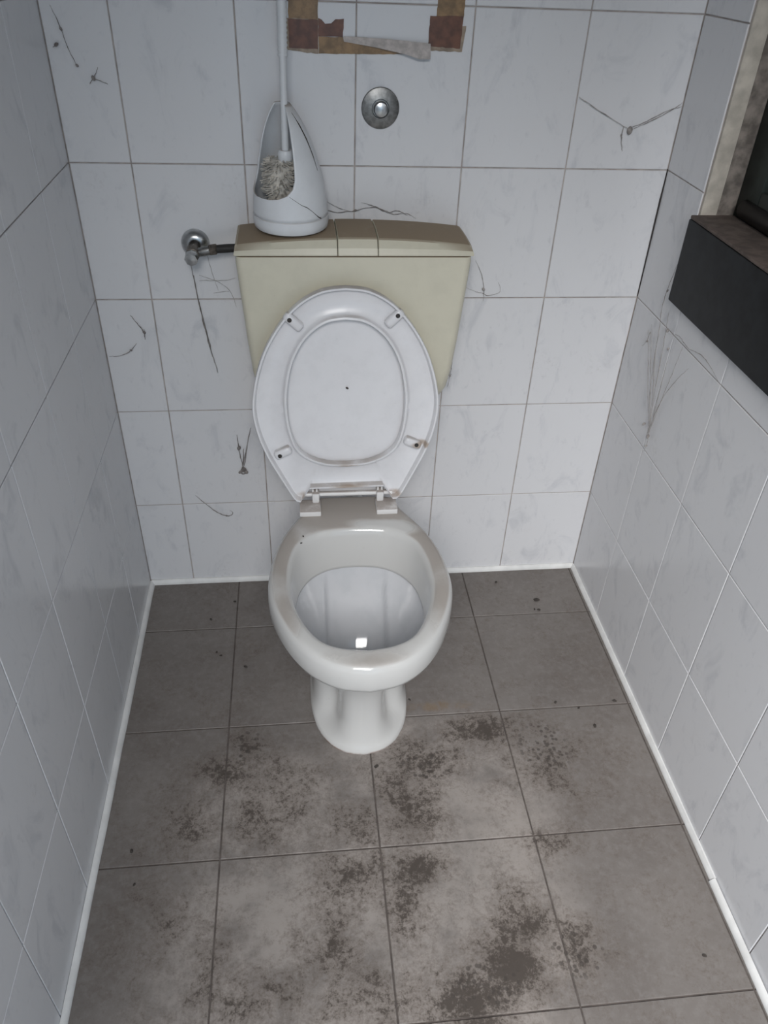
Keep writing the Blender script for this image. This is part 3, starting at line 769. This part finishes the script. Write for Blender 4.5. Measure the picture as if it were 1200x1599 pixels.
flat('tape_strip', rag([(.4445, 1.205), (.4855, 1.205), (.487, 1.231), (.473, 1.230), (.466, 1.224), (.456, 1.223), (.450, 1.229), (.4445, 1.231)], .0005, seed=5), 'tape_dark', .0008, .0005)
flat('tape_strip', rag([(.4445, 1.180), (.530, 1.181), (.590, 1.1825), (.540, 1.1925), (.487, 1.199), (.486, 1.2048), (.4445, 1.2048)], .0005, seed=6), 'tape_amber', .0008, .0005)
flat('tape_strip', rag([(.642, 1.236), (.688, 1.236), (.692, 1.42), (.645, 1.42)], .0008, seed=7), 'tape_amber', .0004, .0005)
flat('tape_strip', rag([(.632, 1.189), (.690, 1.188), (.694, 1.226), (.632, 1.228)], .0007, seed=8), 'tape_edge', .0008, .0004)
flat('tape_strip', rag([(.6305, 1.1955), (.686, 1.193), (.688, 1.240), (.6315, 1.239)], .0006, seed=9), 'tape_dark', .0013, .0005)
flat('tape_flap', [(.487, 1.1985), (.540, 1.192), (.592, 1.1835), (.615, 1.1775), (.634, 1.178), (.6335, 1.200), (.560, 1.2045), (.487, 1.2065)], 'tape_back', [.001, .006, .013, .016, .015, .010, .006, .001], .0005, 'peeled strip showing its whitish back')

# ------------------------------------------------------------------ cobwebs (dust-laden threads) and small dirt
def web(label, strands, lumps=(), mat='web', r=.0007, name='cobweb'):
    bm = bmesh.new(); q = random.Random(len(label))
    o0 = Vector(strands[0][0])
    for i, s in enumerate(strands):
        c = catmull(s, False, 6)
        rd = [r * (0.55 + 0.9 * q.random()) * (0.35 + 0.65 * math.sin(math.pi * (k + .6) / (len(c) + .2))) for k in range(len(c))]
        c = [p + Vector((q.uniform(-1, 1), q.uniform(-.3, .3), q.uniform(-1, 1))) * .0006 - o0 for p in c]
        add_tube(bm, c, rd, 5)
    for (p, a) in lumps:
        bmesh.ops.create_icosphere(bm, subdivisions=2, radius=1, matrix=Matrix.Translation(Vector(p) - o0) @ Matrix.Rotation(q.uniform(0, 3), 4, 'Y') @ Matrix.Diagonal((a, a * .5, a * .7, 1)))
    return tag(from_bm(name, bm, mat, loc=o0), label, 'cobweb')
Yw = -.005
def W2(L): return [(x, Yw, z) for x, z in L]
Xw = X1 - .005
def R2(L): return [(Xw, y, z) for y, z in L]
web('cobweb with a dangling clot near the right corner above the cistern',
    [W2([(.909, 1.124), (.955, 1.101), (1.003, 1.078), (1.017, 1.072)]), W2([(1.017, 1.072), (1.044, 1.084), (1.077, 1.100), (1.105, 1.119)]), W2([(1.012, 1.074), (1.045, 1.087), (1.08, 1.105), (1.105, 1.112)]), W2([(1.003, 1.078), (1.003, 1.059), (1.010, 1.036)])],
    [((1.016, Yw, 1.071), .0075), ((1.002, Yw, 1.063), .0025)], 'web_mid', r=.0007)
web('long dusty thread hanging below the angle valve', [W2([(.192, .823), (.196, .781), (.202, .722), (.210, .667), (.215, .631), (.223, .590)]), W2([(.195, .80), (.201, .73), (.2085, .67), (.2145, .628)])], r=.0012)
web('clotted cobweb wad hanging left of the raised seat', [W2([(.250, .436), (.252, .393), (.257, .350)]), W2([(.282, .455), (.269, .401), (.260, .352)]), W2([(.262, .40), (.257, .352), (.247, .336)]), W2([(.257, .352), (.268, .336)]), W2([(.247, .335), (.257, .331), (.268, .335)])],
    [((.252, Yw, .402), .006), ((.257, Yw, .342), .0075), ((.263, Yw, .336), .006), ((.250, Yw, .336), .005)], r=.0013)
web('thin broken cobweb high in the left corner', [W2([(.020, 1.237), (.030, 1.205), (.037, 1.174), (.046, 1.152)]), W2([(.078, 1.152), (.068, 1.136), (.060, 1.127)]), W2([(.012, 1.179), (.022, 1.186)]), W2([(.068, 1.136), (.09, 1.128)])],
    [((.068, Yw, 1.136), .0045), ((.030, Yw, 1.205), .003), ((.018, Yw, 1.183), .004), ((.045, Yw, 1.154), .003)], r=.0007)
web('curled cobweb strand low on the wall beside the toilet', [W2([(.141, .274), (.167, .243), (.191, .219), (.213, .210), (.224, .218), (.218, .227)])], [((.208, Yw, .211), .003)], r=.0009)
web('wispy cobweb near the left corner below the valve', [W2([(.006, .631), (.032, .633), (.053, .645), (.065, .659)]), W2([(.062, .72), (.072, .703), (.081, .689), (.084, .678)]), W2([(.084, .690), (.084, .668)])], [((.084, Yw, .683), .004), ((.052, Yw, .644), .003)], r=.0008)
web('ragged cobweb along the top of the cistern lid', [W2([(.455, .941), (.479, .929), (.501, .923), (.509, .924), (.54, .931), (.564, .926), (.583, .918), (.608, .920), (.627, .910)]), W2([(.52, .940), (.545, .933), (.57, .922), (.59, .925), (.61, .916)]), W2([(.455, .925), (.475, .921), (.498, .924)])], [((.510, Yw, .925), .0028)], r=.0006)
web('pale cobweb film between the valve and cistern', [W2([(.205, .801), (.24, .788), (.263, .768), (.273, .735)]), W2([(.225, .84), (.232, .80), (.24, .77)]), W2([(.205, .79), (.25, .79), (.275, .795)]), W2([(.23, .765), (.26, .768)])], (), 'web_pale', .00045)
web('small looped cobweb on the wall just right of the cistern', [W2([(.752, .83), (.768, .80), (.775, .775), (.778, .745)]), W2([(.735, .775), (.76, .765), (.775, .762), (.785, .757), (.81, .765), (.805, .785)])], [((.775, Yw, .770), .004)], 'web_mid', .0005)
web('short dark cobweb tuft beside the lower right edge of the cistern', [W2([(.722, .622), (.724, .60), (.722, .575), (.719, .548)]), W2([(.719, .585), (.722, .572), (.725, .58)])], [((.722, Yw, .612), .0022), ((.7225, Yw, .574), .002)], 'web_mid', .0006)
_q = random.Random(21)
_big = [R2([(-.150, .905), (-.145, .872), (-.136, .837), (-.129, .786), (-.140, .745), (-.153, .682), (-.175, .607), (-.198, .560), (-.210, .530)]),
        R2([(-.288, .728), (-.249, .675), (-.222, .618), (-.211, .561), (-.216, .526), (-.212, .499)]),
        R2([(-.088, .680), (-.102, .698), (-.108, .720), (-.118, .70)]), R2([(-.20, .757), (-.23, .762), (-.265, .758), (-.317, .768), (-.353, .765), (-.394, .756)])]
for k in range(6):                                    # a fan of fine threads that gathers in a knot
    f = k / 5; ya = -.085 - .15 * f + _q.uniform(-.015, .015); za = .70 + .06 * math.sin(3 * f) + _q.uniform(-.05, .05)
    _big.append(R2([(ya, za), (ya * .72 - .211 * .28, za * .72 + .535 * .28 + _q.uniform(-.012, .012)), (ya * .38 - .211 * .62 + _q.uniform(-.012, .012), za * .38 + .535 * .62), (-.211 + _q.uniform(-.003, .003), .540 + _q.uniform(-.01, .01))]))
web('big dirty cobweb running down the right wall below the sill', _big,
    [((Xw, -.182, .548), .004), ((Xw, -.212, .536), .005), ((Xw, -.196, .723), .0032), ((Xw, -.175, .752), .0042), ((Xw, -.103, .697), .003), ((Xw, -.215, .515), .0032), ((Xw, -.133, .815), .003)], 'web_mid', r=.00055)
crumbs = [(.975, -.128, 'largest dark crumb on the floor near the back right corner'), (.962, -.159, 'small dark crumb just in front of the largest crumb, back right'),
          (.972, -.163, 'tiny dark crumb right of another, in front of the largest crumb'), (.886, -.054, 'small crumb by the back sealing strip right of the toilet'),
          (.161, -.142, 'small crumb on the second floor tile from the back left corner'), (.192, -.261, 'small crumb left of the toilet, front one of a close pair'),
          (.182, -.250, 'tiny crumb left of the toilet, rear one of a close pair'), (.215, -.083, 'small crumb by the back wall left of the toilet'),
          (.933, -.451, 'small crumb right of the toilet foot, half way to the right wall'), (.611, -.42, 'small crumb just right of the toilet foot'),
          (.522, -.584, 'small crumb right in front of the toilet foot'), (.063, -.727, 'small crumb near the left wall, rear one of two'),
          (1.066, -.457, 'small crumb close to the right wall beside the rear sealing strip'), (.077, -.789, 'small crumb near the left wall, front one of two'),
          (.25, -.30, 'tiny crumb close left of the toilet foot'), (.98, -.47, 'tiny crumb right of the toilet foot nearer the right wall'),
          (.391, -.331, 'tiny dark speck on the back left of the toilet rim, rear one of two'), (.387, -.352, 'tiny dark speck on the left of the toilet rim, front one of two'),
          (1.0, -.52, 'tiny crumb on the right-hand floor tiles, level with the toilet foot front'), (1.035, -.99, 'small crumb near the right wall in the foreground')]
cme = []
for k in range(3):
    bm = bmesh.new(); q = random.Random(k)
    bmesh.ops.create_icosphere(bm, subdivisions=2, radius=.0042)
    for v in bm.verts: v.co = Vector((v.co.x * 1.2, v.co.y * .8, v.co.z * .45)) * q.uniform(.75, 1.2)
    zmin = min(v.co.z for v in bm.verts)
    for v in bm.verts: v.co.z -= zmin
    me = bpy.data.meshes.new('crumb'); bm.to_mesh(me); bm.free(); me.materials.append(M['crumb']); cme.append(me)
for i, (x, y, lab) in enumerate(crumbs):
    o = bpy.data.objects.new('dirt_crumb', cme[i % 3]); C.objects.link(o); on_rim = 'rim' in lab; o.location = (x, y, .3998 if on_rim else .0003)
    o.rotation_euler = (0, 0, i * 1.3); s = 1.5 if i == 0 else (.5 if on_rim else random.uniform(.6, 1.0)); o.scale = (s, s, s)
    tag(o, lab, 'crumb', 'dirt specks on the toilet rim' if on_rim else 'dirt crumbs on the floor')
